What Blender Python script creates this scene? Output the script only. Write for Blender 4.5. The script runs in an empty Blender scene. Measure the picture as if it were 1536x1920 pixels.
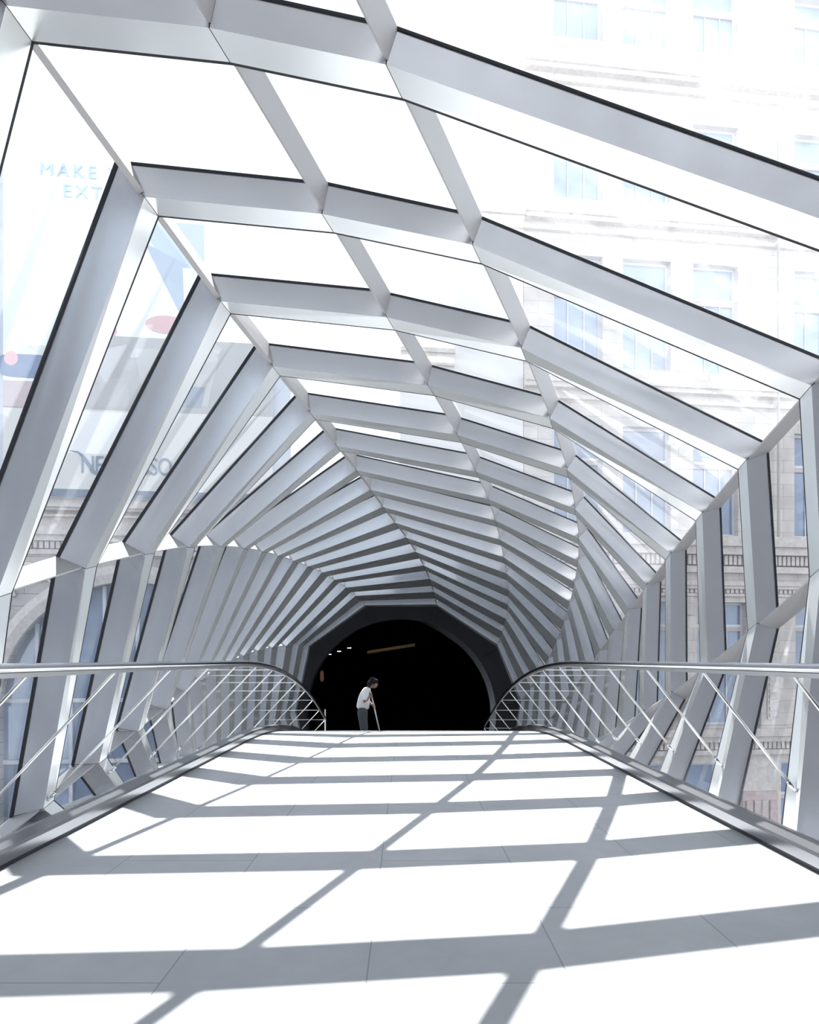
import bpy, math, random
from mathutils import Vector, Matrix
random.seed(4)
scene = bpy.context.scene
COL = scene.collection
EYE = 1.05                      # camera height above the walkway

# ------------------------------------------------------------------ materials
def new_mat(name):
    m = bpy.data.materials.new(name); m.use_nodes = True
    nt = m.node_tree; nt.nodes.clear()
    out = nt.nodes.new('ShaderNodeOutputMaterial')
    return m, nt, out
def princ(name, col, rough=.5, metal=0., noise=0., nscale=8., bump=0., spec=.5, stretch=(1,1,1), bscale=None):
    m, nt, out = new_mat(name)
    b = nt.nodes.new('ShaderNodeBsdfPrincipled')
    b.inputs['Base Color'].default_value = (*col, 1); b.inputs['Roughness'].default_value = rough
    b.inputs['Metallic'].default_value = metal; b.inputs['Specular IOR Level'].default_value = spec
    nt.links.new(b.outputs[0], out.inputs[0])
    if noise or bump:
        tc = nt.nodes.new('ShaderNodeTexCoord'); mp = nt.nodes.new('ShaderNodeMapping')
        mp.inputs['Scale'].default_value = stretch
        nt.links.new(tc.outputs['Object'], mp.inputs[0])
        n = nt.nodes.new('ShaderNodeTexNoise'); n.inputs['Scale'].default_value = nscale; n.inputs['Detail'].default_value = 5
        nt.links.new(mp.outputs[0], n.inputs[0])
        if noise:
            mx = nt.nodes.new('ShaderNodeMix'); mx.data_type = 'RGBA'
            mx.inputs[6].default_value = (*[c*(1-noise) for c in col], 1)
            mx.inputs[7].default_value = (*[min(1, c*(1+noise)) for c in col], 1)
            nt.links.new(n.outputs[0], mx.inputs[0]); nt.links.new(mx.outputs[2], b.inputs['Base Color'])
        if bump:
            n2 = n
            if bscale:
                n2 = nt.nodes.new('ShaderNodeTexNoise'); n2.inputs['Scale'].default_value = bscale
                nt.links.new(mp.outputs[0], n2.inputs[0])
            bp = nt.nodes.new('ShaderNodeBump'); bp.inputs['Strength'].default_value = bump; bp.inputs['Distance'].default_value = .01
            nt.links.new(n2.outputs[0], bp.inputs['Height']); nt.links.new(bp.outputs[0], b.inputs['Normal'])
    return m
def glass(name, tint, dust, refl=1.0, streak=3.0):
    """clear architectural glass under a film of dust that scatters the sun"""
    m, nt, out = new_mat(name)
    tr = nt.nodes.new('ShaderNodeBsdfTransparent'); tr.inputs[0].default_value = (*tint, 1)
    tl = nt.nodes.new('ShaderNodeBsdfTranslucent'); tl.inputs[0].default_value = (.93, .95, 1, 1)
    gl = nt.nodes.new('ShaderNodeBsdfGlossy'); gl.inputs['Roughness'].default_value = .015
    tc = nt.nodes.new('ShaderNodeTexCoord')
    n = nt.nodes.new('ShaderNodeTexNoise'); n.inputs['Scale'].default_value = streak; n.inputs['Detail'].default_value = 4
    nt.links.new(tc.outputs['Object'], n.inputs[0])
    mr = nt.nodes.new('ShaderNodeMapRange'); mr.inputs[1].default_value = .3; mr.inputs[2].default_value = .7
    mr.inputs[3].default_value = dust*.75; mr.inputs[4].default_value = dust*1.25
    nt.links.new(n.outputs[0], mr.inputs[0])
    m1 = nt.nodes.new('ShaderNodeMixShader'); nt.links.new(mr.outputs[0], m1.inputs[0])
    nt.links.new(tr.outputs[0], m1.inputs[1]); nt.links.new(tl.outputs[0], m1.inputs[2])
    fr = nt.nodes.new('ShaderNodeFresnel')
    ge = nt.nodes.new('ShaderNodeNewGeometry')         # same reflectance on both faces of the thin pane
    io = nt.nodes.new('ShaderNodeMapRange'); io.inputs[3].default_value = 1.45; io.inputs[4].default_value = 1/1.45
    nt.links.new(ge.outputs['Backfacing'], io.inputs[0]); nt.links.new(io.outputs[0], fr.inputs[0])
    mu = nt.nodes.new('ShaderNodeMath'); mu.operation = 'MULTIPLY'; mu.inputs[1].default_value = refl
    nt.links.new(fr.outputs[0], mu.inputs[0])
    m2 = nt.nodes.new('ShaderNodeMixShader'); nt.links.new(mu.outputs[0], m2.inputs[0])
    nt.links.new(m1.outputs[0], m2.inputs[1]); nt.links.new(gl.outputs[0], m2.inputs[2])
    nt.links.new(m2.outputs[0], out.inputs[0])
    return m
def emit(name, col, s):
    m, nt, out = new_mat(name)
    e = nt.nodes.new('ShaderNodeEmission'); e.inputs[0].default_value = (*col, 1); e.inputs[1].default_value = s
    nt.links.new(e.outputs[0], out.inputs[0]); return m

STEEL   = princ('blasted_steel', (.70, .725, .765), .27, .92, .02, 3.)
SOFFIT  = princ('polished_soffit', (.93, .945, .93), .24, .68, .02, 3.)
FINM    = princ('matte_fin_metal', (.42, .41, .405), .5, .3, .05, 3.)
STEELW  = princ('brushed_tube', (.62, .63, .65), .16, 1.)
ROD     = princ('polished_rod', (.66, .65, .63), .3, .9)
CURB    = princ('curb_steel', (.30, .305, .315), .25, .95, .25, 5., 0, stretch=(1, .25, 1))
DARK    = princ('black_gasket', (.012, .013, .018), .6)
SEAM    = princ('dark_seam', (.02, .02, .022), .7)
LEDGE   = princ('white_panel', (.84, .84, .86), .55, 0, .03, 6.)
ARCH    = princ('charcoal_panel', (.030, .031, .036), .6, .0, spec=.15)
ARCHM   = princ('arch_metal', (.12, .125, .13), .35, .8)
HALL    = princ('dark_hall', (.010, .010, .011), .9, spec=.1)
GLASSR  = glass('roof_glass', (.95, .965, .98), .012)
GLASSD  = glass('dusty_roof_glass', (.95, .965, .98), .045)
GLASSL  = glass('left_glass', (.90, .925, .95), .025)
GLASSW  = glass('wall_glass', (.95, .96, .97), .02)

def floor_mat():
    m, nt, out = new_mat('stone_tiles')
    b = nt.nodes.new('ShaderNodeBsdfPrincipled'); b.inputs['Roughness'].default_value = .42
    b.inputs['Specular IOR Level'].default_value = .35
    nt.links.new(b.outputs[0], out.inputs[0])
    tc = nt.nodes.new('ShaderNodeTexCoord')
    mp = nt.nodes.new('ShaderNodeMapping'); mp.inputs['Rotation'].default_value = (0, 0, math.pi/2); mp.inputs['Location'].default_value = (.2, .13, 0)
    nt.links.new(tc.outputs['Object'], mp.inputs[0])
    br = nt.nodes.new('ShaderNodeTexBrick')
    br.inputs['Scale'].default_value = 1; br.inputs['Brick Width'].default_value = 1.34; br.inputs['Row Height'].default_value = .667
    br.inputs['Mortar Size'].default_value = .0032; br.inputs['Mortar Smooth'].default_value = .2
    br.inputs['Color1'].default_value = (.55, .56, .58, 1); br.inputs['Color2'].default_value = (.58, .59, .605, 1)
    br.inputs['Mortar'].default_value = (.34, .35, .37, 1)
    nt.links.new(mp.outputs[0], br.inputs[0])
    n = nt.nodes.new('ShaderNodeTexNoise'); n.inputs['Scale'].default_value = 2.2; n.inputs['Detail'].default_value = 9; n.inputs['Roughness'].default_value = .65
    nt.links.new(tc.outputs['Object'], n.inputs[0])
    mr = nt.nodes.new('ShaderNodeMapRange'); mr.inputs[1].default_value = .3; mr.inputs[2].default_value = .7; mr.inputs[3].default_value = .88; mr.inputs[4].default_value = 1.06
    nt.links.new(n.outputs[0], mr.inputs[0])
    mx = nt.nodes.new('ShaderNodeMix'); mx.data_type = 'RGBA'; mx.blend_type = 'MULTIPLY'; mx.inputs[0].default_value = 1
    nt.links.new(br.outputs[0], mx.inputs[6]); nt.links.new(mr.outputs[0], mx.inputs[7])
    nt.links.new(mx.outputs[2], b.inputs['Base Color'])
    return m
FLOOR = floor_mat()
def stone_mat(name, c1, c2, mort, bw, rh):
    m, nt, out = new_mat(name)
    b = nt.nodes.new('ShaderNodeBsdfPrincipled'); b.inputs['Roughness'].default_value = .85
    nt.links.new(b.outputs[0], out.inputs[0])
    tc = nt.nodes.new('ShaderNodeTexCoord'); mp = nt.nodes.new('ShaderNodeMapping')
    mp.inputs['Rotation'].default_value = (math.radians(90), 0, 0)
    nt.links.new(tc.outputs['Object'], mp.inputs[0])
    br = nt.nodes.new('ShaderNodeTexBrick'); br.inputs['Scale'].default_value = 1
    br.inputs['Brick Width'].default_value = bw; br.inputs['Row Height'].default_value = rh; br.inputs['Mortar Size'].default_value = .012
    br.inputs['Color1'].default_value = (*c1, 1); br.inputs['Color2'].default_value = (*c2, 1); br.inputs['Mortar'].default_value = (*mort, 1)
    nt.links.new(mp.outputs[0], br.inputs[0])
    n = nt.nodes.new('ShaderNodeTexNoise'); n.inputs['Scale'].default_value = 1.3; n.inputs['Detail'].default_value = 8
    nt.links.new(tc.outputs['Object'], n.inputs[0])
    mr = nt.nodes.new('ShaderNodeMapRange'); mr.inputs[1].default_value = .3; mr.inputs[2].default_value = .7; mr.inputs[3].default_value = .8; mr.inputs[4].default_value = 1.1
    nt.links.new(n.outputs[0], mr.inputs[0])
    mx = nt.nodes.new('ShaderNodeMix'); mx.data_type = 'RGBA'; mx.blend_type = 'MULTIPLY'; mx.inputs[0].default_value = 1
    nt.links.new(br.outputs[0], mx.inputs[6]); nt.links.new(mr.outputs[0], mx.inputs[7])
    nt.links.new(mx.outputs[2], b.inputs['Base Color'])
    return m
STONE  = stone_mat('limestone_blocks', (.66, .61, .57), (.60, .56, .52), (.48, .44, .41), 1.1, .42)
STONED = princ('carved_limestone', (.62, .57, .53), .9, 0, .3, 7., .9, bscale=9)
STONEG = princ('carved_grey_frieze', (.46, .43, .42), .9, 0, .4, 5., 1., bscale=6)
PINK   = princ('rosy_carved_panel', (.50, .40, .38), .9, 0, .35, 6., 1., bscale=7)
WFRAME = princ('painted_sash', (.60, .62, .66), .5)
WFRAMER= princ('rosy_transom', (.50, .42, .42), .6)
WPANE  = princ('blue_window_glass', (.15, .22, .34), .06, 0, .5, 1.2, spec=.9)
WPANEL = princ('pale_blue_window_glass', (.30, .40, .54), .1, 0, .4, 1.2, spec=.9)
ASPH   = princ('street_asphalt', (.16, .16, .17), .9, 0, .2, 2.)

# ------------------------------------------------------------------ object helpers
class MB:
    def __init__(s): s.v = []; s.f = []
    def add(s, vs, fs):
        o = len(s.v); s.v += [tuple(v) for v in vs]; s.f += [tuple(i+o for i in f) for f in fs]
    def hex8(s, p):                                  # p: 4 corners of one end ring, 4 of the other
        s.add(p, [(0,1,2,3), (7,6,5,4), (0,4,5,1), (1,5,6,2), (2,6,7,3), (3,7,4,0)])
    def box(s, a, b):
        (x0,y0,z0), (x1,y1,z1) = a, b
        s.hex8([(x0,y0,z0),(x1,y0,z0),(x1,y1,z0),(x0,y1,z0),(x0,y0,z1),(x1,y0,z1),(x1,y1,z1),(x0,y1,z1)])
    def tube(s, pts, r, n=10, caps=True):
        pts = [Vector(p) for p in pts]; rings = []
        rr = r if isinstance(r, (list, tuple)) else [r]*len(pts)
        for i, p in enumerate(pts):
            t = (pts[min(i+1, len(pts)-1)] - pts[max(i-1, 0)]).normalized()
            up = Vector((0,0,1)) if abs(t.z) < .95 else Vector((1,0,0))
            a = t.cross(up).normalized(); b = a.cross(t)
            rings.append([p + rr[i]*(math.cos(2*math.pi*k/n)*a + math.sin(2*math.pi*k/n)*b) for k in range(n)])
        vs = [v for rg in rings for v in rg]; fs = []
        for i in range(len(pts)-1):
            for k in range(n):
                fs.append((i*n+k, i*n+(k+1)%n, (i+1)*n+(k+1)%n, (i+1)*n+k))
        if caps: fs += [tuple(range(n))[::-1], tuple((len(pts)-1)*n+k for k in range(n))]
        s.add(vs, fs)
    def build(s, name, mat, parent=None, smooth=False):
        me = bpy.data.meshes.new(name); me.from_pydata(s.v, [], s.f); me.update()
        import bmesh
        bm = bmesh.new(); bm.from_mesh(me); bmesh.ops.recalc_face_normals(bm, faces=bm.faces[:]); bm.to_mesh(me); bm.free()
        if smooth:
            for p in me.polygons: p.use_smooth = True
        me.materials.append(mat)
        o = bpy.data.objects.new(name, me); COL.objects.link(o)
        if parent: o.parent = parent; o.matrix_parent_inverse = parent.matrix_world.inverted() if False else Matrix.Translation(-parent.location)
        return o
def empty(name, loc=(0,0,0)):
    o = bpy.data.objects.new(name, None); o.location = loc; o.empty_display_size = .2; COL.objects.link(o); return o
def tag(o, label=None, cat=None, group=None, kind=None):
    if label: o['label'] = label
    if cat: o['category'] = cat
    if group: o['group'] = group
    if kind: o['kind'] = kind
    return o
ORD = ['', 'nearest', 'second', 'third', 'fourth', 'fifth', 'sixth', 'seventh', 'eighth', 'ninth', 'tenth', 'eleventh',
       'twelfth', 'thirteenth', 'fourteenth', 'fifteenth', 'last and farthest']

# ------------------------------------------------------------------ the twisting tube
# spines: for each corner of the ribs its (x, z) above the eye line, rib 0 .. 16 along the bridge
Y0, DY = 2.55, 1.15
DEPS = [.17, .17, .17, .18, .20, .21, .23, .28, .33, .37, .43, .48, .53, .42, .60, .58, .20]   # ribs widen along the bridge
SP = {
 'V8': [(-2.6,-2.0),(-2.7,-1.85),(-2.76,-1.78),(-2.64,-1.75),(-2.74,-1.75),(-2.92,-1.75),(-3.1,-1.75),(-3.28,-1.75),(-3.46,-1.75),(-3.58,-1.75),(-3.65,-1.78),(-3.68,-1.8),(-3.68,-1.8),(-3.65,-1.78),(-3.6,-1.75),(-3.52,-1.7),(-3.42,-1.64)],
 'V7': [(-3.1,-1.95),(-3.13,-1.77),(-3.16,-1.54),(-3.19,-1.32),(-3.22,-1.10),(-3.26,-.89),(-3.34,-.71),(-3.43,-.52),(-3.53,-.38),(-3.60,-.23),(-3.64,-.09),(-3.63,.05),(-3.56,.18),(-3.45,.27),(-3.29,.34),(-3.13,.38),(-3.0,.38)],
 'V0': [(-3.08,-.40),(-3.0,.03),(-2.92,.43),(-2.82,.79),(-2.73,1.09),(-2.65,1.35),(-2.58,1.55),(-2.53,1.71),(-2.49,1.84),(-2.43,1.94),(-2.33,2.01),(-2.20,2.05),(-2.03,2.06),(-1.85,2.02),(-1.66,1.94),(-1.48,1.82),(-1.28,1.64)],
 'V1': [(-2.55,3.86),(-2.17,3.54),(-1.86,3.28),(-1.63,3.14),(-1.40,3.06),(-1.17,2.99),(-.97,2.95),(-.78,2.93),(-.62,2.91),(-.45,2.87),(-.24,2.80),(-.01,2.70),(.22,2.56),(.44,2.39),(.63,2.18),(.79,1.94),(.92,1.67)],
 'V2': [(-1.6,3.72),(-1.07,3.42),(-.60,3.16),(-.17,3.0),(.23,2.86),(.62,2.72),(.96,2.59),(1.27,2.48),(1.53,2.38),(1.77,2.25),(2.0,2.09),(2.23,1.90),(2.44,1.66),(2.60,1.39),(2.72,1.09),(2.78,.79),(2.80,.44)],
 'V3': [(-.72,3.53),(-.11,3.22),(.47,2.94),(1.01,2.73),(1.50,2.52),(1.95,2.30),(2.33,2.08),(2.67,1.88),(2.95,1.69),(3.17,1.45),(3.36,1.17),(3.51,.83),(3.60,.45),(3.65,.03),(3.66,-.39),(3.60,-.82),(3.52,-1.28)],
 'V4': [(2.6,2.42),(2.76,2.2),(2.88,1.94),(2.99,1.75),(3.10,1.53),(3.21,1.28),(3.33,1.03),(3.46,.77),(3.57,.49),(3.66,.17),(3.73,-.19),(3.76,-.6),(3.74,-1.05),(3.68,-1.52),(3.57,-2.0),(3.45,-2.48),(3.29,-2.95)],
 'V5': [(2.62,1.3),(2.8,.98),(2.95,.65),(3.08,.31),(3.16,-.05),(3.22,-.40),(3.28,-.71),(3.35,-1.01),(3.40,-1.30),(3.42,-1.6),(3.42,-1.92),(3.4,-2.27),(3.33,-2.65),(3.2,-3.0),(3.05,-3.35),(2.85,-3.7),(2.6,-4.0)],
 'V6': [(2.7,-1.8),(2.75,-1.8),(2.72,-1.8),(2.61,-1.8),(2.51,-1.8),(2.45,-1.8),(2.4,-1.8),(2.37,-1.85),(2.5,-2.0),(2.55,-2.25),(2.6,-2.5),(2.6,-2.85),(2.5,-3.2),(2.4,-3.55),(2.2,-3.9),(2.0,-4.2),(1.8,-4.5)],
 'V9': [(-1.8,-2.1)]*3+[(-1.8,-1.95)]*5+[(-2.0,-2.05),(-2.2,-2.25),(-2.4,-2.5),(-2.5,-2.8),(-2.6,-3.1),(-2.7,-3.4),(-2.8,-3.65),(-2.8,-3.9),(-2.8,-4.1)],
}
KEYS = ['V8', 'V7', 'V0', 'V1', 'V2', 'V3', 'V4', 'V5', 'V6', 'V9']
N = len(KEYS)
SDEP = [.24, .28, .28, .235, .215, .21, .20, .20, .22, .22]      # beam depth of each side, V8-V7 first
def yk(k): return Y0 + DY*k
def poly(Y):
    t = (Y - Y0)/DY; i = max(0, min(15, int(math.floor(t)))); u = t - i
    return [Vector(SP[k][i]).lerp(Vector(SP[k][i+1]), u) if u <= 1 else Vector(SP[k][i]) + (Vector(SP[k][i+1])-Vector(SP[k][i]))*u for k in KEYS]
def offs(P, frac=None, absd=None):
    """outward offset of the closed clockwise polygon; frac of each side's beam depth, or an absolute distance"""
    out = []
    for j in range(N):
        a, b, c = P[j-1], P[j], P[(j+1) % N]
        d0 = (b-a).normalized(); d1 = (c-b).normalized()
        n0 = Vector((-d0.y, d0.x)); n1 = Vector((-d1.y, d1.x))
        w0 = absd if absd is not None else frac*SDEP[j-1]; w1 = absd if absd is not None else frac*SDEP[j]
        det = n0.x*n1.y - n0.y*n1.x
        if abs(det) < .12:
            q = b + (n0*w0 + n1*w1)*.5
        else:
            q = b + Vector(((w0*n1.y - w1*n0.y)/det, (n0.x*w1 - n1.x*w0)/det))
            lim = 1.9*max(abs(w0), abs(w1))
            if (q-b).length > lim: q = b + (q-b).normalized()*lim
        out.append(q)
    return out
def ring(Y, frac=None, absd=None):
    P = poly(Y)
    return [Vector((p.x, Y, p.y+EYE)) for p in (offs(P, frac, absd) if (frac or absd) else P)]
def lerp(a, b, t): return a + (b-a)*t
def side_hex(mb, j, Ya, Yb, o0, o1, gap=.0, ab=False):
    """prism on side j between depths Ya..Yb and offsets o0..o1"""
    kw = (lambda o: dict(absd=o)) if ab else (lambda o: dict(frac=o))
    r = [ring(Ya, **kw(o0)), ring(Ya, **kw(o1)), ring(Yb, **kw(o1)), ring(Yb, **kw(o0))]
    j2 = (j+1) % N
    A = []; B = []
    for R in r:
        L = (R[j2]-R[j]).length; t = gap/max(L, .01)
        A.append(lerp(R[j], R[j2], t)); B.append(lerp(R[j2], R[j], t))
    mb.hex8(A+B)
SIDE = ['lower_post', 'wall_post', 'wall_post', 'roof_beam', 'roof_beam', 'roof_beam', 'wall_post', 'lower_post', 'floor_beam', 'floor_beam']
def make_rib(k):
    Y = yk(k); Ye = Y + DEPS[k]
    root = empty('steel_rib', (0, Y, 0))
    lab = {1: 'nearest brushed steel rib of the tube, cut by the top edge of the photo',
           2: 'second brushed steel rib from the camera, whose right corner touches the right photo edge'}.get(k,
           '%s brushed steel rib of the twisting tube, counted from the camera' % ORD[k])
    if k == 16: lab = 'farthest small steel rib of the tube, against the dark archway'
    tag(root, lab, 'tube rib', 'steel ribs of the twisting tube')
    for j in range(N):
        mb = MB(); side_hex(mb, j, Y, Ye, 0, 1., .003)
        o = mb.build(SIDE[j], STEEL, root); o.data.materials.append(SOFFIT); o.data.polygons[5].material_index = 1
    mb = MB()                                          # black glazing gasket along the glass
    for j in range(N):
        if j in (8, 9): continue
        side_hex(mb, j, Y-.008, Y-.001, .895 if j in (1, 2) else .925, 1.0)
    mb.build('gasket', DARK, root)
    mb = MB()                                          # thin dark bead along the rib's far edge
    for j in range(N):
        if j in (8, 9): continue
        side_hex(mb, j, Ye+.001, Ye+.017, .002, .04)
    mb.build('edge_bead', SEAM, root)
    mb = MB()                                          # dark fillers in the mitred corners
    Rn0, Rn1, Rf1, Rf0 = ring(Y+.001, absd=.002), ring(Y+.001, .95), ring(Ye-.001, .95), ring(Ye-.001, absd=.002)
    for j in range(1, 8):
        A = []; B = []
        for R in (Rn0, Rn1, Rf1, Rf0):
            A.append(lerp(R[j], R[j-1], .0035/(R[j]-R[j-1]).length)); B.append(lerp(R[j], R[j+1], .0035/(R[j]-R[j+1]).length))
        mb = MB(); mb.hex8(A+B); mb.build('mitre_joint', SEAM, root)
    # fins that run from this rib back towards the camera, one per corner
    Ya = yk(k-1) + (DEPS[k-1] if k > 1 else 0); Yb = Y - .002
    for j in range(1, 8):
        mb = MB()
        pts = []
        for YY in (Ya+.010, Yb):
            P = poly(YY); a = offs(P, .11)[j]                 # each fin leans towards the side after its corner
            d0 = (P[j]-P[j-1]).normalized(); d1 = (P[(j+1) % N]-P[j]).normalized()
            n0 = Vector((-d0.y, d0.x)); n1 = Vector((-d1.y, d1.x))
            w = {1: .45, 2: .3, 3: .43 if k <= 3 else .33, 4: .15, 5: .33, 6: .25, 7: .0}[j]
            t = (n0*w + n1*(1-w)).normalized()
            b = a + t*((.985-.11)*SDEP[j]/max(.4, t.dot(n1)))
            n = Vector((-t.y, t.x))*(.022 if j == 3 else .008)
            tip = a
            pts.append([Vector((q.x, YY, q.y+EYE)) for q in (tip-n, b-n*1.3, b+n*1.3, tip+n)])
        mb.hex8(pts[0]+pts[1])
        mb.build('fin', FINM, root)
    return root
for k in range(1, 17): make_rib(k)

# glazing: one window per bay, eight panes each
for k in range(1, 17):
    w = empty('window_%d' % k, (0, yk(k-1), 0)); tag(w, kind='structure')
    for j in range(0, 8):
        m = {0: GLASSW, 1: GLASSL, 2: GLASSL, 3: GLASSR, 4: GLASSR, 5: GLASSD, 6: GLASSW, 7: GLASSW}[j]
        mb = MB(); n = 3
        Ya = yk(k-1) + (DEPS[k-1]/2 if k > 1 else -.5); Yb = yk(k) + DEPS[k]/2 - .004
        for i in range(n):
            R = [ring(lerp(Ya, Yb, t/n), 1.) for t in (i, i+1)]; S = [ring(lerp(Ya, Yb, t/n), 1.05) for t in (i, i+1)]
        # a slightly warped slab of glass
        vs = []; fs = []
        for i in range(n+1):
            YY = lerp(Ya, Yb, i/n); R = ring(YY, 1.004); S = ring(YY, 1.05)
            for u in (0.002, .998):
                vs += [lerp(R[j], R[(j+1) % N], u), lerp(S[j], S[(j+1) % N], u)]
        for i in range(n):
            a = i*4; b = a+4
            fs += [(a, a+2, b+2, b), (a+1, b+1, b+3, a+3), (a, b, b+1, a+1), (a+2, a+3, b+3, b+2)]
        fs += [(0, 1, 3, 2), (n*4, n*4+2, n*4+3, n*4+1)]
        mb.add(vs, fs)
        mb.build('pane', m, w)

# ------------------------------------------------------------------ walkway
def zf(Y):                                             # walkway profile, rises level to a crest, then falls away
    if Y < 8.5: z = 0.
    elif Y < 16.35: z = -.0184*(Y-8.5)**2
    elif Y < 19.5: z = -.0184*7.85**2 - .289*(Y-16.35)
    else: z = -.0184*7.85**2 - .289*3.15
    return z
YS = [-4., -2., 0., 2., 4., 6., 8.] + [8.5+.25*i for i in range(int((21.2-8.5)/.25))] + [21.18]
def strip(mb, x0, x1, za, zb):
    """a slab that follows the walkway, x0..x1, between heights za..zb above it"""
    vs = []; fs = []
    for Y in YS:
        g = zf(Y); vs += [(x0, Y, g+za), (x1, Y, g+za), (x1, Y, g+zb), (x0, Y, g+zb)]
    for i in range(len(YS)-1):
        a = 4*i; b = a+4
        for q in range(4): fs.append((a+q, a+(q+1) % 4, b+(q+1) % 4, b+q))
    e = 4*(len(YS)-1)
    fs += [(0,3,2,1), (e, e+1, e+2, e+3)]
    mb.add(vs, fs)
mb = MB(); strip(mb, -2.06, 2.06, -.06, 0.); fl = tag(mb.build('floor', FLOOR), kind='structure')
fl.data.materials.append(princ('far_floor_shade', (.075, .078, .085), .6, 0, .1, 3.))      # far slope darkened in colour to dim the far tube
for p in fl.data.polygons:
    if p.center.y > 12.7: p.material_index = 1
for nm, sx in (('left', -1), ('right', 1)):
    b = empty('baseboard_%s' % nm, (sx*2.05, -4, 0)); tag(b, kind='structure')
    mb = MB(); strip(mb, *sorted((sx*2.015, sx*2.10)), .0, .028); mb.build('shadow_gap', DARK, b)
    mb = MB()
    vs = []; fs = []
    prof = [(2.0, .03), (2.0, .085), (2.012, .1), (2.10, .112), (2.135, .108), (2.135, .03)]
    for Y in YS:
        for px, pz in prof: vs.append((sx*px, Y, zf(Y)+pz))
    n = len(prof)
    for i in range(len(YS)-1):
        for q in range(n): fs.append((i*n+q, i*n+(q+1) % n, (i+1)*n+(q+1) % n, (i+1)*n+q))
    fs += [tuple(range(n)), tuple((len(YS)-1)*n+q for q in range(n))]
    mb.add(vs, fs); mb.build('kerb_channel', CURB, b)
    mb = MB(); strip(mb, *sorted((sx*2.065, sx*2.13)), -.36, -.005); mb.build('deck_fascia', LEDGE, b)
# sunken ledge outside the walkway, between its kerbs and the glass
def cross(P, z, left):
    xs = []
    for j in range(N):
        a, b = P[j], P[(j+1) % N]
        if (a.y-z)*(b.y-z) <= 0 and abs(a.y-b.y) > 1e-6:
            xs.append(a.x + (b.x-a.x)*(z-a.y)/(b.y-a.y))
    return min(xs) if left else max(xs)
for nm, sx in (('left', -1), ('right', 1)):
    mb = MB(); vs = []; fs = []
    YL = [Y for Y in YS if Y >= 2.6 and Y < 20.9]
    for Y in YL:
        z = zf(Y) - .385
        P = offs(poly(Y), .97); xo = cross(P, z-EYE, sx < 0)
        xi = sx*2.06
        vs += [(xi, Y, z), (xo, Y, z), (xo, Y, z-.03), (xi, Y, z-.03)]
    for i in range(len(YL)-1):
        a = 4*i; b = a+4
        for q in range(4): fs.append((a+q, a+(q+1) % 4, b+(q+1) % 4, b+q))
    e = 4*(len(YL)-1); fs += [(0,3,2,1), (e, e+1, e+2, e+3)]
    mb.add(vs, fs); tag(mb.build('trim_%d' % (1 if sx < 0 else 2), LEDGE), kind='structure')

# ------------------------------------------------------------------ handrails
def handrail(sx, Yend, dx, label):
    x = sx*2.08 + dx
    root = empty('handrail', (x, 1.5, 0)); tag(root, label, 'handrail', 'handrails of the bridge')
    ys = [-1., 1., 3., 5., 7.] + [8+.25*i for i in range(int((Yend-8)/.25)+1)]
    H = lambda Y: zf(Y) + 1.0
    mb = MB(); mb.tube([(x, Y, H(Y)) for Y in ys], .026, 14); mb.build('rail_tube', STEELW, root, True)
    mb = MB()
    for a, b in zip(ys[:-1], ys[1:]):
        mb.hex8([(x-.012, a, H(a)-.052), (x+.012, a, H(a)-.052), (x+.012, a, H(a)-.026), (x-.012, a, H(a)-.026),
                 (x-.012, b, H(b)-.052), (x+.012, b, H(b)-.052), (x+.012, b, H(b)-.026), (x-.012, b, H(b)-.026)])
    mb.build('under_rail', ROD, root)
    for k in range(1, 15):
        Y = yk(k) + .05
        if Y > Yend: break
        P = poly(Y)
        zt = H(Y) - .04
        def surf(z):
            xs = [cross(P, z-EYE, sx < 0)]
            return xs[0]
        xt = surf(zt)
        mb = MB(); mb.tube([(x+sx*.01, Y, zt), (xt+sx*.004, Y, zt)], .008, 8); mb.build('tie_bar', ROD, root, True)
        sl = 1.28 if sx > 0 else 1.06                   # every rod slants alike, down to its rib or to the ledge
        xl, zl = x, zt
        while zl > zf(Y) - .365 and sx*xl < sx*surf(zl) - .004:
            xl += sx*.004; zl -= .004*sl
        a = Vector((x+sx*.01, Y, zt-.006)); b = Vector((xl+sx*.004, Y, zl))
        mb = MB(); mb.tube([a, b], .0105, 8); d = mb.build('diagonal_rod', ROD, root, True)
        mb = MB(); u = (a-b).normalized(); mb.tube([b, b+u*.10], .018, 8); mb.build('rod_clamp', STEELW, d, True)
    if sx < 0:
        Ye = ys[-1]
        mb = MB(); mb.tube([(x, Ye, zf(Ye)), (x, Ye, H(Ye)+.22)], .02, 8); mb.build('end_post', ROD, root, True)
    return root
handrail(-1, 17.6, .0, 'left brushed steel handrail with slanted tie rods, above the left kerb')
handrail(1, 18.7, .04, 'right brushed steel handrail with slanted tie rods, above the right kerb')

# ------------------------------------------------------------------ dark archway at the far end
YA = 21.24
CX, CZ, CR = -.17, -1.74+EYE, 2.98
NA = 96
R0 = ring(yk(16)+DEPS[16]+.012)
def on_poly(ang):                                       # ray from the arch centre to rib 16's outline
    o = Vector((CX, CZ)); d = Vector((math.cos(ang), math.sin(ang)))
    best = 9.
    for j in range(N):
        a = Vector((R0[j].x, R0[j].z)); b = Vector((R0[(j+1) % N].x, R0[(j+1) % N].z)); e = b-a
        det = d.x*(-e.y) + e.x*d.y
        if abs(det) < 1e-9: continue
        t = ((a.x-o.x)*(-e.y) + e.x*(a.y-o.y))/det; u = (d.x*(a.y-o.y) - d.y*(a.x-o.x))/det
        if t > 0 and -1e-6 <= u <= 1+1e-6: best = min(best, t)
    return best
arch = empty('wall_back', (CX, YA, CZ)); tag(arch, kind='structure')
vs = []; fs = []; mb = MB()
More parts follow.
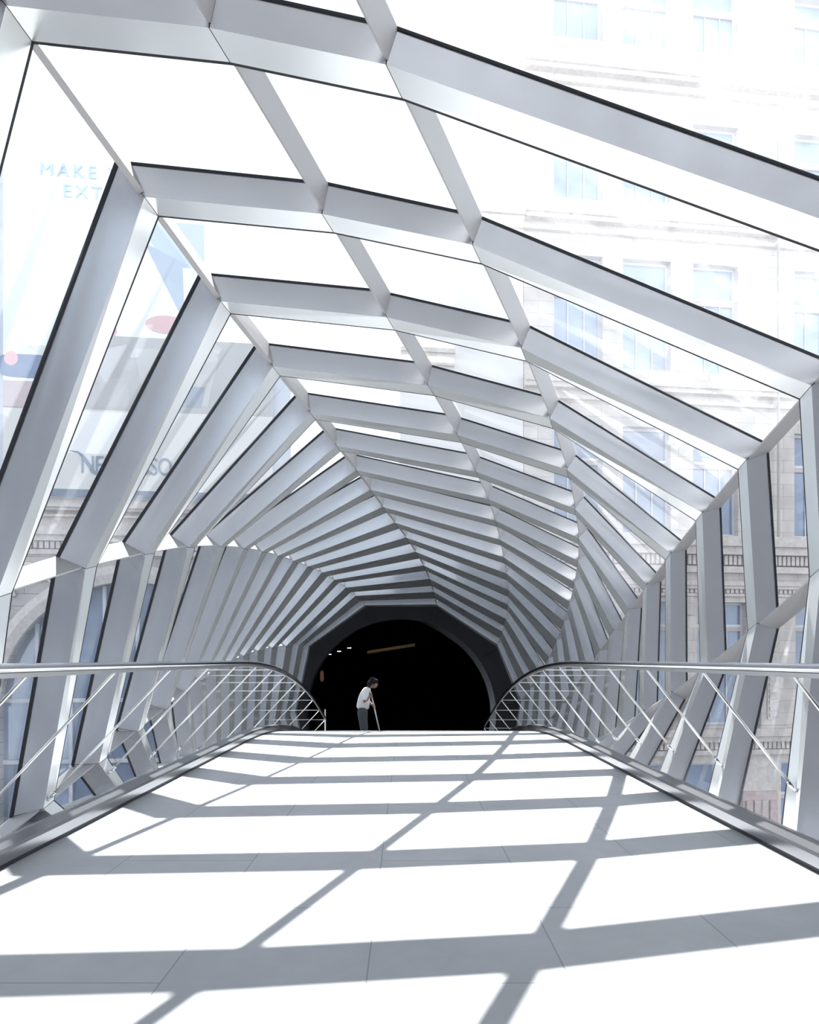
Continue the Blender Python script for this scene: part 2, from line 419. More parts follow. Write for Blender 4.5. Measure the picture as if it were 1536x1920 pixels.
for i in range(NA):
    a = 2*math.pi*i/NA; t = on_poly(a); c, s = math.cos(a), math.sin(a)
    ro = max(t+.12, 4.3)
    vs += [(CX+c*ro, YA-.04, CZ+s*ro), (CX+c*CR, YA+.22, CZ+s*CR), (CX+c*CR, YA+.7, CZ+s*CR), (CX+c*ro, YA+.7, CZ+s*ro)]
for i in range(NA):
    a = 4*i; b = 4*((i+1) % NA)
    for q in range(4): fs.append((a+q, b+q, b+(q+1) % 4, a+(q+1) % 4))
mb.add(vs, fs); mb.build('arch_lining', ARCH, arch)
mb = MB(); vs = []; fs = []
for i in range(NA+1):
    a = math.radians(-22) + math.radians(100)*i/NA; c, s = math.cos(a), math.sin(a)
    w_ = .02 + .13*min(1, 1.5*math.sin(math.pi*i/NA)**.8 if i > NA/2 else 1.)
    for rr, yy in ((CR-w_, YA+.30), (CR+.012, YA+.20), (CR+.012, YA+.5), (CR-w_, YA+.5)):
        vs.append((CX+c*rr, yy, CZ+s*rr))
for i in range(NA):
    for q in range(4): fs.append((4*i+q, 4*i+(q+1) % 4, 4*i+4+(q+1) % 4, 4*i+4+q))
fs += [(0,1,2,3), (4*NA+3, 4*NA+2, 4*NA+1, 4*NA)]
mb.add(vs, fs); mb.build('arch_edge_trim', ARCHM, arch)
mb = MB()
for j in range(1, 8):
    p = R0[j]; d = Vector((p.x-CX, 0, p.z-CZ)); L = d.length; d.normalize(); n = Vector((-d.z, 0, d.x))*.014
    if L < CR: continue
    A = Vector((CX, 0, CZ)) + d*(CR+.005); Bp = Vector((CX, 0, CZ)) + d*(L+.08)
    ya, yb = YA+.215, YA-.045
    mb.hex8([A-n+Vector((0,ya-.012,0)), A+n+Vector((0,ya-.012,0)), A+n+Vector((0,ya+.05,0)), A-n+Vector((0,ya+.05,0)),
             Bp-n+Vector((0,yb-.012,0)), Bp+n+Vector((0,yb-.012,0)), Bp+n+Vector((0,yb+.05,0)), Bp-n+Vector((0,yb+.05,0))])
mb.build('panel_seam', DARK, arch)
# the unlit hall beyond
HF = zf(30)
def slab(name, a, b, m, kind='structure'):
    mb = MB(); mb.box(a, b); o = mb.build(name, m); tag(o, kind=kind); return o
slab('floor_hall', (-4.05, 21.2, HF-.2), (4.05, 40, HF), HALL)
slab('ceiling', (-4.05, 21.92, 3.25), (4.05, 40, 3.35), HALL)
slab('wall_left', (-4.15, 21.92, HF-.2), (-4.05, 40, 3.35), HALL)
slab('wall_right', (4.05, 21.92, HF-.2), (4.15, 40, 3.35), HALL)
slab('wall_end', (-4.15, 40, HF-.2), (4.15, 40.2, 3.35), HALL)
LAMP = emit('downlight_glow', (1, .95, .85), 9.)
stair = MB()
def spot(x, y, z, lab):
    r = empty('ceiling_spotlight', (x, y, z)); tag(r, lab, 'light', 'spotlights in the dark hall')
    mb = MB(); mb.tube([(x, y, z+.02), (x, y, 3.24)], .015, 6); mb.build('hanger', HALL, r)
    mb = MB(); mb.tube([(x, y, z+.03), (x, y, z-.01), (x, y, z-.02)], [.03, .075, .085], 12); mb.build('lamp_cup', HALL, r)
    mb = MB(); mb.tube([(x, y, z-.021), (x, y, z-.034)], [.075, .06], 12); mb.build('bulb', LAMP, r)
spot(-2.93, 26, 1.05+.19, 'left of three tiny lit spotlights in the dark archway')
spot(-2.56, 26, 1.05+.305, 'middle of three tiny lit spotlights in the dark archway')
spot(-2.17, 26, 1.05+.43, 'right of three tiny lit spotlights in the dark archway')
WOOD = princ('warm_wood', (.42, .27, .13), .5, 0, .3, 12.)
WOODL = emit('lit_wood_glow', (.75, .48, .2), .05)
o = empty('wood_beam', (-.6, 27, 1.4)); tag(o, 'dim slanting brown wooden beam hanging inside the dark archway', 'beam')
mb = MB(); mb.hex8([(-1.55,27,1.24),(-1.55,27.2,1.24),(-1.55,27.2,1.36),(-1.55,27,1.36),(.35,27,1.54),(.35,27.2,1.54),(.35,27.2,1.66),(.35,27,1.66)]); mb.build('beam_body', WOOD, o)
mb = MB(); mb.hex8([(-1.54,26.985,1.27),(-1.54,26.995,1.27),(-1.54,26.995,1.35),(-1.54,26.985,1.35),(-.2,26.985,1.48),(-.2,26.995,1.48),(-.2,26.995,1.56),(-.2,26.985,1.56)]); mb.build('lit_wood_face', WOODL, o)  # lit part of the wood, put in as a faint glow
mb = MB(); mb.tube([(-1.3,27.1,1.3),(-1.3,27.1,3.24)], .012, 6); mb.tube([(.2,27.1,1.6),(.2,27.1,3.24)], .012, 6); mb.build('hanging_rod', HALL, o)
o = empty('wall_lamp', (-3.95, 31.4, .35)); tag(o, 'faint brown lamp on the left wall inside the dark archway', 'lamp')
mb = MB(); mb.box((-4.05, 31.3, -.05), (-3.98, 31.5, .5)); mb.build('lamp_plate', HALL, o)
mb = MB(); mb.tube([(-3.88, 31.4, .0), (-3.88, 31.4, .12), (-3.88, 31.4, .42), (-3.88, 31.4, .5)], [.05, .09, .08, .04], 12); mb.build('lamp_shade', emit('dim_brown_glow', (.6, .34, .2), .09), o, True)

# ------------------------------------------------------------------ buildings beyond (one street front, turned a little from the bridge)
FD = Vector((1, .12, 0)).normalized(); FN = Vector((.12, -1, 0)).normalized()
def fp(s, d, z): return Vector((0, 22.3, 0)) + FD*s + FN*d + Vector((0, 0, z+EYE))
def fbox(mb, s0, s1, z0, z1, d0, d1):
    mb.hex8([fp(s0,d1,z0), fp(s1,d1,z0), fp(s1,d0,z0), fp(s0,d0,z0), fp(s0,d1,z1), fp(s1,d1,z1), fp(s1,d0,z1), fp(s0,d0,z1)])
def wall_grid(mb, s0, s1, z0, z1, cols, rows, d0=-.5, d1=0.):
    """a wall s0..s1 x z0..z1 left open where a column meets a row"""
    zs = sorted(set([z0, z1] + [z for r in rows for z in r if z0 < z < z1])); ss = sorted(set([s0, s1] + [s for c in cols for s in c if s0 < s < s1]))
    for za, zb in zip(zs[:-1], zs[1:]):
        zm = (za+zb)/2; inrow = any(r[0] < zm < r[1] for r in rows)
        if not inrow: fbox(mb, s0, s1, za, zb, d0, d1); continue
        for sa, sb in zip(ss[:-1], ss[1:]):
            sm = (sa+sb)/2
            if not any(c[0] < sm < c[1] for c in cols): fbox(mb, sa, sb, za, zb, d0, d1)
def window(parent, c, r, pane, transom=.68):
    s0, s1 = c; z0, z1 = r
    mb = MB(); t = .09
    fbox(mb, s0, s0+t, z0, z1, -.30, -.20); fbox(mb, s1-t, s1, z0, z1, -.30, -.20)
    fbox(mb, s0+t, s1-t, z0, z0+t, -.30, -.20); fbox(mb, s0+t, s1-t, z1-t, z1, -.30, -.20)
    zt = z0 + (z1-z0)*transom
    fbox(mb, s0+t, s1-t, zt, zt+t, -.30, -.18)
    f = mb.build('window', WFRAME, parent)
    mb = MB(); fbox(mb, s0+.05, s1-.05, z0+.05, z1-.05, -.28, -.26); mb.build('window_pane', pane, f)
    mb = MB(); fbox(mb, s0+t, s1-t, zt-.14, zt, -.27, -.19); mb.build('transom_panel', WFRAMER, f)
    for i in range(2):
        mb = MB(); sm = s0 + (s1-s0)*(i+1)/3; fbox(mb, sm-.02, sm+.02, z0+t, zt-.14, -.255, -.22); mb.build('glazing_bar', WFRAME, f)
root = empty('stone_building', fp(10, 0, -10)); tag(root, 'tall pale stone building with rows of blue windows, right of the archway', 'building')
cols = [(4.97, 6.7), (7.41, 9.13), (9.94, 11.6), (13.71, 15.45), (16.2, 17.9), (18.7, 20.4)]
rowsU = [(4.25, 7.9), (9.85, 13.6), (15.5, 18.4), (20.9, 23.2)]
mb = MB(); wall_grid(mb, 3.95, 22, 3.3, 23.6, cols, rowsU); mb.build('upper_wall', STONE, root)
colsL = [(5.2, 6.8), (7.6, 9.2), (10.1, 11.9), (13.75, 15.4), (16.3, 18.), (19, 20.6)]
mb = MB(); wall_grid(mb, 4.4, 22, -2.6, 3.3, colsL, [(-2.3, 1.95)]); mb.build('lower_wall', STONE, root)
mb = MB(); wall_grid(mb, 4.4, 22, -10, -2.6, [(4.9, 7.1), (8.2, 11.4), (13.2, 15.6), (17, 20)], [(-9.5, -3.6)]); mb.build('street_wall', STONED, root)
for c in cols:
    for r in rowsU: window(root, c, r, WPANEL if r[0] > 9 else WPANE)
for c in colsL: window(root, c, (-2.3, 1.95), WPANE, .8)
for c in [(4.9, 7.1), (8.2, 11.4), (13.2, 15.6), (17, 20)]: window(root, c, (-9.5, -3.6), WPANE, .8)
def cornice(z, h, dep, dent, s0, s1, name='cornice', mat=STONED):
    mb = MB()
    fbox(mb, s0, s1, z+h*.72, z+h, .002, dep); fbox(mb, s0, s1, z+h*.5, z+h*.72, .002, dep*.75); fbox(mb, s0, s1, z, z+h*.18, .002, dep*.45)
    if dent:
        s = s0+.1
        while s < s1-.2:
            fbox(mb, s, s+.11, z+h*.22, z+h*.48, .002, dep*.5); s += .165
    mb.build(name, mat, root_c)
root_c = root
cornice(2.95, 1.2, .55, True, 4.4, 22); cornice(2.15, .5, .22, True, 4.4, 22)
for z in (8.7, 14.3, 19.3): cornice(z, .7, .3, False, 3.95, 22)
cornice(23.3, .7, .5, True, 3.95, 22)
cornice(-3.3, .9, .45, True, 4.4, 22)
for s in (12.35, 9.45, 7.0):
    mb = MB(); w = .85 if s == 12.35 else .3
    fbox(mb, s, s+w, -2.3, 1.5, .002, .16); fbox(mb, s-.08, s+w+.08, 1.5, 2.1, .002, .24); fbox(mb, s-.08, s+w+.08, -2.55, -2.3, .002, .24)
    p = mb.build('pilaster', STONE, root)
    mb = MB(); fbox(mb, s+w*.25, s+w*.75, -2.1, 1.35, .162, .2)
    for i in range(16): fbox(mb, s+w*.32, s+w*.68, -2.0+i*.205, -1.87+i*.205, .2, .235)
    mb.build('carved_strip', STONED, p)
for s in (11.7, 15.7): 
    mb = MB(); fbox(mb, s, s+1.3, -6.2, -4.6, .002, .12)
    for i in range(4): fbox(mb, s+.1+i*.29, s+.32+i*.29, -5.9, -4.9, .12, .2)
    mb.build('carved_panel', PINK, root)
mb = MB(); mb.tube([fp(12.95, .22, 4.2), fp(12.95, .22, 23.2)], .05, 8); mb.build('downpipe', princ('lead_pipe', (.42, .40, .38), .6), root)

root = empty('stone_link_building', fp(-1, 0, 2.3)); root_c = root
tag(root, 'pale stone wall in three steps, rising above the dark archway', 'building')
mb = MB(); fbox(mb, -3.7, -.2, 2.35, 4.6, -.5, 0); fbox(mb, -.2, 1.58, 2.35, 9.6, -.5, 0); fbox(mb, 1.58, 3.93, 2.35, 14.3, -.5, 0); mb.build('upper_wall', princ('pale_render', (.76, .74, .72), .9, 0, .03, 1.), root)  # two taller steps raised to shade the far end of the tube
cornice(14.3, .5, .25, False, 1.58, 3.93, 'parapet'); cornice(9.6, .5, .25, False, -.2, 1.58, 'parapet')
cornice(4.6, .5, .25, False, -3.7, -.2, 'parapet')

root = empty('carved_building', fp(-9, 0, -10)); root_c = root
tag(root, 'ornate grey stone building with a large arched window, left behind the glass', 'building')
mb = MB(); fbox(mb, -6.3, -3.72, 5.1, 9.96, -.5, 0); wall_grid(mb, -18, -6.3, 5.1, 15.9, [(-16.5, -14.6), (-14.2, -12.55)], [(6, 9), (10, 13), (14, 15.5)]); mb.build('upper_wall', princ('pale_blue_grey_wall', (.60, .63, .68), .9, 0, .1, 2.), root)
for c in [(-16.5, -14.6), (-14.2, -12.55)]:
    for r in [(6, 9), (10, 13), (14, 15.5)]: window(root, c, r, WPANEL)
# lower wall pierced by an arch
AS, AZ, AR = -8.6, -1.5, 3.9
mb = MB(); M_ = 40
fbox(mb, -18, AS-AR, -10, 4.0, -.5, 0); fbox(mb, AS+AR, -4.4, -10, 4.0, -.5, 0)
for i in range(M_):
    a0 = math.pi*i/M_; a1 = math.pi*(i+1)/M_
    p0 = (AS-AR*math.cos(a0), AZ+AR*math.sin(a0)); p1 = (AS-AR*math.cos(a1), AZ+AR*math.sin(a1))
    mb.hex8([fp(p0[0],0,p0[1]), fp(p1[0],0,p1[1]), fp(p1[0],-.5,p1[1]), fp(p0[0],-.5,p0[1]), fp(p0[0],0,4.), fp(p1[0],0,4.), fp(p1[0],-.5,4.), fp(p0[0],-.5,4.)])
mb.build('lower_wall', stone_mat('grey_stone_blocks', (.50, .46, .44), (.43, .40, .39), (.25, .23, .22), .9, .38), root)
mb = MB(); vs = []; fs = []
for i in range(M_+1):
    a = math.pi*i/M_; c, s = -math.cos(a), math.sin(a)
    for rr, d in ((AR-.02, .15), (AR+.25, .22), (AR+.5, .15), (AR+.5, .002), (AR-.02, .002)): vs.append(fp(AS+c*rr, d, AZ+s*rr))
for i in range(M_):
    for q in range(5): fs.append((5*i+q, 5*i+(q+1) % 5, 5*i+5+(q+1) % 5, 5*i+5+q))
fs += [(0,1,2,3,4), tuple(5*M_+q for q in range(5))]
mb.add(vs, fs); mb.build('arch_moulding', STONED, root)
mb = MB(); vs = [fp(AS, -.3, AZ)]; fs = []
for i in range(M_+1):
    a = math.pi*i/M_; vs.append(fp(AS-AR*math.cos(a), -.3, AZ+AR*math.sin(a)))
for i in range(M_): fs.append((0, i+1, i+2))
mb.add(vs, fs); fbox(mb, AS-AR, AS+AR, -9.5, AZ, -.32, -.3)
w = mb.build('arched_window', WPANE, root)
mb = MB()
for i in range(1, 8): fbox(mb, AS-AR+i*1.0-.05, AS-AR+i*1.0+.05, -9.5, AZ+math.sqrt(max(0, AR**2-(AR-i)**2))-.02, -.298, -.2)
for z in (-1.3, -3.2, -5.2, -7.2): fbox(mb, AS-AR, AS+AR, z-.06, z+.06, -.297, -.21)
mb.build('glazing_bars', WFRAME, w)
mb = MB(); fbox(mb, -18, -4.4, 4.0, 5.1, -.5, 0); mb.build('frieze', STONED, root)
cornice(3.2, .8, .3, True, -18, -4.4); cornice(4.35, .35, .4, False, -18, -4.4)
mb = MB()
for i in range(34):
    s = -17.6 + i*.39
    a = [(s+.15*math.cos(t), 2.55+.2*math.sin(t)) for t in [2*math.pi*q/10 for q in range(11)]]
    mb.tube([fp(p, .05, z) for p, z in a], .035, 6, False)
mb.build('carved_scrolls', STONED, root)

mb = MB()
for s0, z0, r0 in ((-12.6, 1.9, .55), (-11.7, 2.6, .33), (-13.6, .9, .7), (-14.6, 2.2, .5), (-4.9, 1.9, .42), (-13.0, -.6, .45), (-14.4, -1.6, .7)):
    mb.tube([fp(s0+r0*(1-t/26)*math.cos(t*.62), .06, z0+r0*(1-t/26)*math.sin(t*.62)) for t in range(24)], .07, 6)
mb.build('carved_volutes', STONED, root)
# the hanging advertising banner
BW = princ('banner_white', (.88, .89, .91), .8)
banner = empty('advertising_banner', fp(-8.4, .2, 4.9))
tag(banner, 'huge white advertising banner with pale lettering on the left building', 'banner')
mb = MB(); fbox(mb, -12.33, -6.25, 9.96, 15.9, .06, .14); fbox(mb, -12.33, -4.3, 4.95, 9.96, .06, .14); mb.build('banner_sheet', BW, banner)
def prt(name, pts, mat, d=.146):
    mb = MB(); n = len(pts)
    vs = [fp(s, d, z) for s, z in pts] + [fp(s, d-.005, z) for s, z in pts]
    fs = [tuple(range(n)), tuple(range(2*n-1, n-1, -1))] + [(i, i+n, (i+1) % n+n, (i+1) % n) for i in range(n)]
    mb.add(vs, fs); return mb.build(name, mat, banner)
def rect(s0, s1, z0, z1): return [(s0, z0), (s1, z0), (s1, z1), (s0, z1)]
def blob(s, z, a, b, n=20, e=1.): return [(s+a*math.copysign(abs(math.cos(t))**e, math.cos(t)), z+b*math.copysign(abs(math.sin(t))**e, math.sin(t))) for t in [2*math.pi*i/n for i in range(n)]]
def pc(name, c, noise=.06, sc=1.5): return princ('print_'+name, c, .85, 0, noise, sc)
prt('cream_band', rect(-12.33, -4.3, 5.2, 7.66), pc('cream', (.72, .69, .65), .05, .6))
prt('cream_highlight', rect(-10.9, -8.6, 6.3, 7.6), pc('pale', (.88, .87, .85), .03), .150)
prt('navy_band', rect(-12.33, -4.3, 4.95, 5.2), pc('navy', (.17, .21, .28), .3, 8.))
prt('grey_photo', rect(-10.3, -4.3, 7.66, 9.96), pc('greige', (.48, .47, .455), .12, 1.))
prt('pink_photo', rect(-12.33, -10.32, 7.62, 8.45), pc('pink', (.58, .48, .47), .12, 2.))
prt('sky_photo', [(-8.3, 13.6), (-6.4, 13.6), (-6.4, 11.2), (-7.2, 11.2)], pc('sky', (.56, .64, .75), .15, .5))
prt('grey_wedge', [(-8.2, 12.9), (-6.9, 12.3), (-7.05, 10.6)], pc('wedge', (.48, .55, .63), .1), .150)
prt('white_cup', [(-7.05, 12.2), (-6.4, 12.2), (-6.4, 10.9), (-7.0, 10.9)], pc('cup', (.88, .90, .93), .03), .154)
prt('peach_cup_base', rect(-7.02, -6.42, 10.35, 10.95), pc('peach', (.80, .62, .55), .1), .154)
prt('coral_spoon', blob(-7.55, 10.4, .62, .28), pc('coral', (.74, .48, .47), .15, 2.), .158)
prt('rose_saucer', blob(-9.35, 10.12, .33, .25), pc('rose', (.66, .38, .48), .1), .15)
prt('navy_capsule', blob(-11.55, 8.9, .95, .36, 24, .5), pc('capsule', (.20, .26, .38), .2, 3.), .150)
prt('coral_capsule_edge', blob(-12.1, 9.12, .2, .22), pc('edge', (.75, .45, .45), .1), .154)
prt('beige_capsule_top', rect(-11.9, -10.7, 9.22, 9.55), pc('captop', (.72, .71, .68), .1), .148)
prt('beige_cup', [(-8.5, 9.6), (-5.9, 9.7), (-6.3, 7.9), (-8.2, 7.9)], pc('beigecup', (.55, .54, .52), .06), .150)
prt('slate_cup_base', [(-8.2, 8.5), (-6.35, 8.5), (-6.5, 7.86), (-8.1, 7.86)], pc('slate', (.36, .40, .45), .15), .154)
prt('grey_stack', [(-9.5, 8.6), (-8.7, 8.7), (-8.65, 7.75), (-9.6, 7.75)], pc('stack', (.5, .49, .48), .1), .150)
def lettering(txt, s, z, size, mat, name, wide=1., sp=1.):
    cu = bpy.data.curves.new(name, 'FONT'); cu.body = txt; cu.size = size; cu.extrude = .004; cu.space_character = sp
    o = bpy.data.objects.new('tmp', cu); COL.objects.link(o)
    dg = bpy.context.evaluated_depsgraph_get(); me = bpy.data.meshes.new_from_object(o.evaluated_get(dg))
    bpy.data.objects.remove(o)
    M = Matrix(((FD.x*wide, 0, FN.x, 0), (FD.y*wide, 0, FN.y, 0), (0, 1, 0, 0), (0, 0, 0, 1)))
    me.transform(Matrix.Translation(fp(s, .165, z)) @ M)
    me.materials.clear(); me.materials.append(mat)
    ob = bpy.data.objects.new(name, me); COL.objects.link(ob); ob.parent = banner; ob.matrix_parent_inverse = Matrix.Translation(-banner.location)
    return ob
LB = pc('letter_pale', (.52, .66, .75), .0)
lettering('MAKE Y', -11.3, 14.75, .56, LB, 'slogan_line', 1., 1.28)
lettering('EXT', -10.62, 14.13, .56, LB, 'slogan_line', 1., 1.28)
NB = pc('letter_slate', (.20, .27, .36), .0)
lettering('NESPRESSO', -10.1, 5.70, .78, NB, 'brand_lettering', .72, .95)
prt('brand_swoosh', [(-10.42, 6.38), (-10.15, 6.36), (-9.95, 6.2), (-9.65, 5.75), (-9.45, 5.6), (-9.5, 5.58), (-9.75, 5.7), (-10.0, 6.1), (-10.15, 6.3)], NB, .168)

# street far below, and an unseen dark hall added to keep light off the ribs
DIM = princ('dim_blocker', (.05, .05, .055), .7)
slab('light_blocker_back', (-4.3, -8.3, -.4), (4.3, -8.1, 4.5), DIM)
slab('light_blocker_left', (-4.3, -8.1, -.4), (-4.1, 1.5, 4.5), DIM)
slab('light_blocker_right', (4.1, -8.1, -.4), (4.3, 1.5, 4.5), DIM)
slab('light_blocker_top', (-4.3, -8.1, 4.5), (4.3, 1.5, 4.7), DIM)
slab('light_blocker_base', (-4.3, -8.1, -.45), (4.3, 1.5, -.4), DIM)
for nm_, a_, b_ in (('sky_blocker_left', -16, -4.32), ('sky_blocker_right', 4.32, 16)):  # unseen dark front behind the camera, added to block the rear sky
    slab(nm_, (a_, -4.6, -9.0), (b_, -4.3, 17), DIM)
slab('sky_blocker_top', (-4.32, -4.6, 4.72), (4.32, -4.3, 17), DIM)
slab('ground', (-60, -30, -9.2), (60, 60, -9.0), ASPH)

# ------------------------------------------------------------------ the person mopping beyond the crest
PX, PY = -1.05, 16.38
PZ = zf(PY)
person = empty('person', (PX, PY, PZ))
tag(person, 'person in white shirt and grey trousers, bent over a pole on the walkway', 'person')
def skin(name, verts, edges, radii, mat, root_i=0, sub=2):
    me = bpy.data.meshes.new(name); me.from_pydata([Vector(v) for v in verts], edges, []); me.update()
    o = bpy.data.objects.new(name, me); COL.objects.link(o); o.location = (0, 0, 0)
    bpy.context.view_layer.objects.active = o
    md = o.modifiers.new('skin', 'SKIN'); md.use_smooth_shade = True
    lay = me.skin_vertices[0].data if len(me.skin_vertices) else None
    if lay is None:
        bpy.ops.object.select_all(action='DESELECT'); o.select_set(True)
    for i, r in enumerate(radii):
        me.skin_vertices[0].data[i].radius = r if isinstance(r, tuple) else (r, r)
        me.skin_vertices[0].data[i].use_root = (i == root_i)
    s = o.modifiers.new('sub', 'SUBSURF'); s.levels = sub; s.render_levels = sub
    dg = bpy.context.evaluated_depsgraph_get(); m2 = bpy.data.meshes.new_from_object(o.evaluated_get(dg))
    bpy.data.objects.remove(o)
    for p in m2.polygons: p.use_smooth = True
    m2.materials.clear(); m2.materials.append(mat)
    ob = bpy.data.objects.new(name, m2); COL.objects.link(ob)
    ob.parent = person; ob.location = (0, 0, 0)
    return ob
SKINM = princ('skin_tone', (.30, .185, .14), .55)
HAIR = princ('dark_hair', (.012, .010, .010), .8, spec=.15)
SHIRT = princ('white_shirt', (.92, .92, .91), .85, 0, .05, 9., .3, bscale=20)
TROU = princ('grey_trousers', (.085, .09, .10), .9, 0, .15, 12.)
SHOE = princ('dark_shoe', (.02, .02, .022), .6)
# local frame: +x is where the person faces, -y the side towards the camera
body_v = [(0,0,.92),(.01,0,1.08),(.04,0,1.24),(.085,0,1.39),(.14,0,1.475),(.185,0,1.525),(.235,0,1.575),(.255,0,1.64),   # 0-7 trunk, neck, head
          (.10,-.17,1.425),(.045,-.255,1.16),(.20,-.19,1.31),(.225,-.16,1.335),                                       # 8-11 near shoulder, elbow, wrist, palm
          (.11,.17,1.425),(.12,.24,1.17),(.245,.13,1.045),(.278,.09,1.05),                                            # 12-15 far arm
          (.0,-.095,.86),(.03,-.10,.48),(-.02,-.105,.085),(.0,.095,.86),(.055,.10,.47),(.03,.105,.085)]                # 16-21 legs
body_e = [(0,1),(1,2),(2,3),(3,4),(4,5),(5,6),(6,7),(3,8),(8,9),(9,10),(10,11),(3,12),(12,13),(13,14),(14,15),(0,16),(16,17),(17,18),(0,19),(19,20),(20,21)]
body_r = [(.06,.09),(.07,.10),(.085,.115),(.085,.12),.06,.05,.082,.085, .058,.042,.03,.03, .058,.042,.03,.03, .06,.05,.042,.06,.05,.042]
body = skin('body', body_v, body_e, body_r, SKINM)
# face: nose, jaw and ears as sculpted bumps
def ball(mb, c, r, n=10, m=7):
    vs = []; fs = []
    for i in range(m+1):
        t = math.pi*i/m
        for k in range(n):
            a = 2*math.pi*k/n; vs.append((c[0]+r[0]*math.sin(t)*math.cos(a), c[1]+r[1]*math.sin(t)*math.sin(a), c[2]+r[2]*math.cos(t)))
    for i in range(m):
        for k in range(n): fs.append((i*n+k, i*n+(k+1) % n, (i+1)*n+(k+1) % n, (i+1)*n+k))
    mb.add(vs, fs)
def pbuild(mb, name, mat):
    o = mb.build(name, mat, None, True); o.parent = person; return o
mb = MB(); ball(mb, (.272,0,1.582), (.085,.072,.10)); ball(mb, (.300,0,1.522), (.042,.045,.04)); ball(mb, (.356,0,1.562), (.020,.016,.026)); ball(mb, (.349,-.03,1.588), (.012,.014,.01)); ball(mb, (.349,.03,1.588), (.012,.014,.01))
ball(mb, (.336,0,1.53), (.012,.024,.009)); ball(mb, (.255,-.078,1.585), (.02,.012,.03)); ball(mb, (.255,.078,1.585), (.02,.012,.03)); face = pbuild(mb, 'face', SKINM)
mb = MB(); ball(mb, (.245,0,1.635), (.108,.09,.088), 14, 9); ball(mb, (.185,0,1.60), (.075,.082,.085)); ball(mb, (.165,0,1.545), (.06,.07,.06)); ball(mb, (.318,0,1.655), (.058,.076,.055)); ball(mb, (.345,0,1.635), (.034,.06,.036)); ball(mb, (.25,-.05,1.61), (.06,.045,.06)); ball(mb, (.25,.05,1.61), (.06,.045,.06)); ball(mb, (.24,0,1.70), (.07,.07,.045)); pbuild(mb, 'hair', HAIR)
# clothing
shirt_v = [(0,0,.955),(.01,0,1.08),(.04,0,1.25),(.085,0,1.40),(.135,0,1.47),(.10,-.17,1.43),(.05,-.25,1.185),(.11,.17,1.43),(.118,.235,1.20)]
skin('shirt', shirt_v, [(0,1),(1,2),(2,3),(3,4),(3,5),(5,6),(3,7),(7,8)], [(.145,.18),(.135,.165),(.13,.155),(.12,.16),.07,.085,.072,.085,.072], SHIRT)
tr_v = [(0,0,1.06),(0,0,.90),(.0,-.095,.84),(.03,-.10,.48),(-.015,-.105,.16),(.0,.095,.84),(.055,.10,.47),(.035,.105,.16)]
skin('trousers', tr_v, [(0,1),(1,2),(2,3),(3,4),(1,5),(5,6),(6,7)], [(.14,.165),(.15,.175),.118,.082,.07,.118,.082,.07], TROU)
mb = MB()
ball(mb, (.03,-.105,.045), (.135,.05,.045)); pbuild(mb, 'shoe', SHOE)
mb = MB(); ball(mb, (.08,.105,.045), (.135,.05,.045)); pbuild(mb, 'shoe', SHOE)
# the pole runs through both hands
PB = Vector((.50, -.02, .01)); PT = Vector((.20, -.115, 1.40))
def on_pole(z): return PT.lerp(PB, (PT.z-z)/(PT.z-PB.z))
def hand(wrist, z, side):
    g = on_pole(z); w = Vector(wrist)
    ax = (PB-PT).normalized(); out = (g-w).normalized(); sd = ax.cross(out).normalized()
    vs = [w, w.lerp(g, .5) + sd*.012*side]; es = [(0, 1)]; rs = [.026, (.034, .022)]
    for f in range(4):
        c = g + ax*(.027*(f-1.5)); L = (.03, .034, .033, .026)[f]
        i = len(vs)
        vs += [c + sd*.021*side - out*.012, c + sd*.018*side + out*.017, c - sd*.010*side + out*.022, c - sd*.02*side + out*(.022-L*.6)]
        es += [(1, i), (i, i+1), (i+1, i+2), (i+2, i+3)]; rs += [.0105, .0095, .009, .008]
    i = len(vs)
    c = g - ax*.058
    vs += [w.lerp(g, .45) - sd*.015*side - ax*.03, c - sd*.016*side + out*.004, c + ax*.02 - sd*.018*side + out*.018]
    es += [(1, i), (i, i+1), (i+1, i+2)]; rs += [.014, .0105, .009]
    return skin('hand', vs, es, rs, SKINM)
parts = [face, hand((.20,-.19,1.31), 1.335, 1), hand((.245,.13,1.045), 1.055, -1)]
import bmesh                                           # limbs, head and hands become one continuous surface
bm = bmesh.new()
for o in [body] + parts: bm.from_mesh(o.data)
bm.to_mesh(body.data); bm.free()
for o in parts: bpy.data.objects.remove(o)
md = body.modifiers.new('remesh', 'REMESH'); md.mode = 'VOXEL'; md.voxel_size = .0055; md.use_smooth_shade = True
me2 = bpy.data.meshes.new_from_object(body.evaluated_get(bpy.context.evaluated_depsgraph_get()))
body.modifiers.clear(); me2.materials.clear(); me2.materials.append(SKINM); body.data = me2
for p in me2.polygons: p.use_smooth = True
pole = empty('mop', (PX+.5, PY, PZ)); tag(pole, 'long white mop pole held by the bent person, slanting to the walkway', 'mop')
W = Vector((PX, PY, 0)); W.z = PZ
def gz(p):
    return p
mopf = zf(PY-.02) - PZ
mb = MB(); mb.tube([W+PT, W+PB+Vector((0,0,.05))], .0165, 10); mb.build('pole', princ('white_pole', (.8, .78, .78), .4), pole, True)
mb = MB(); mb.tube([W+PB+Vector((-.05,-.14,.03)), W+PB+Vector((-.05,.14,-.02+.0))], .025, 8); mb.build('mop_bar', princ('grey_plastic', (.3,.3,.32), .5), pole, True)
mb = MB()
for i in range(22):
    y = -.15 + .3*i/21; x = .05*math.sin(i*2.1)
    g = zf(PY+PB.y+y) - PZ
    mb.tube([W+PB+Vector((-.05,y,.025-.1*y)), W+PB+Vector((-.02+x,y*1.15,g+.022-.01)), W+PB+Vector((.05+x*1.6,y*1.3,g+.010))], [.012,.012,.009], 6)
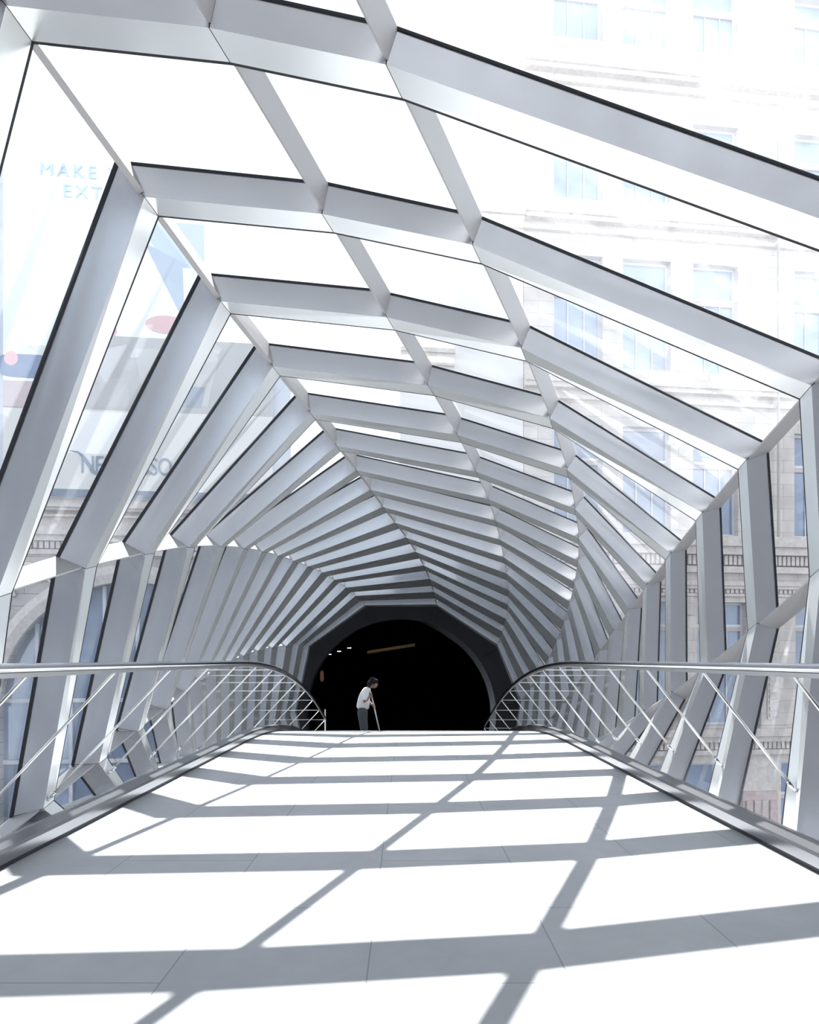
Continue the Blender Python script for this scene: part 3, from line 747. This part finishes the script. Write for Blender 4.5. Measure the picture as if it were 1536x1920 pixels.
mb.build('mop_strands', princ('mop_cotton', (.6,.6,.58), .95), pole, True)

# ------------------------------------------------------------------ sun, sky, camera
sun = bpy.data.lights.new('sun', 'SUN'); sun.energy = 13.5; sun.angle = math.radians(.55); sun.color = (1, .97, .93)
so = bpy.data.objects.new('sun', sun); COL.objects.link(so)
so.rotation_euler = Vector((-.02, -.61, -1)).to_track_quat('-Z', 'Y').to_euler()
wd = bpy.data.worlds.new('sky'); scene.world = wd; wd.use_nodes = True
bg = wd.node_tree.nodes['Background']; bg.inputs[0].default_value = (.86, .92, 1, 1)
wn = wd.node_tree.nodes; wl = wd.node_tree.links          # clear bright sky: luminous near the horizon, deeper overhead
wt = wn.new('ShaderNodeTexCoord'); wsx = wn.new('ShaderNodeSeparateXYZ'); wl.new(wt.outputs['Generated'], wsx.inputs[0])
wr = wn.new('ShaderNodeMapRange'); wr.inputs[1].default_value = 0; wr.inputs[2].default_value = .95
wr.inputs[3].default_value = 2.6; wr.inputs[4].default_value = .35
wl.new(wsx.outputs['Z'], wr.inputs[0]); wl.new(wr.outputs[0], bg.inputs[1])

cam = bpy.data.cameras.new('camera'); co = bpy.data.objects.new('camera', cam); COL.objects.link(co)
co.location = (0, 0, EYE); co.rotation_euler = (math.pi/2, 0, 0)
cam.sensor_fit = 'VERTICAL'; cam.sensor_height = 36; cam.sensor_width = 28.8; cam.lens = 24
cam.shift_x = 6/1920; cam.shift_y = 275/1920; cam.clip_end = 300; cam.clip_start = .05
scene.camera = co
vs_ = scene.view_settings; vs_.view_transform = 'Standard'; vs_.look = 'None'; vs_.exposure = .5; vs_.gamma = 1; vs_.use_curve_mapping = False
cy = scene.cycles
cy.max_bounces = 10; cy.diffuse_bounces = 5; cy.glossy_bounces = 5; cy.transparent_max_bounces = 40; cy.transmission_bounces = 6
cy.caustics_reflective = False; cy.caustics_refractive = False
cy.sample_clamp_indirect = 6
cy.use_denoising = True; cy.denoising_input_passes = 'RGB_ALBEDO_NORMAL'
cy.sample_clamp_indirect = 2.5
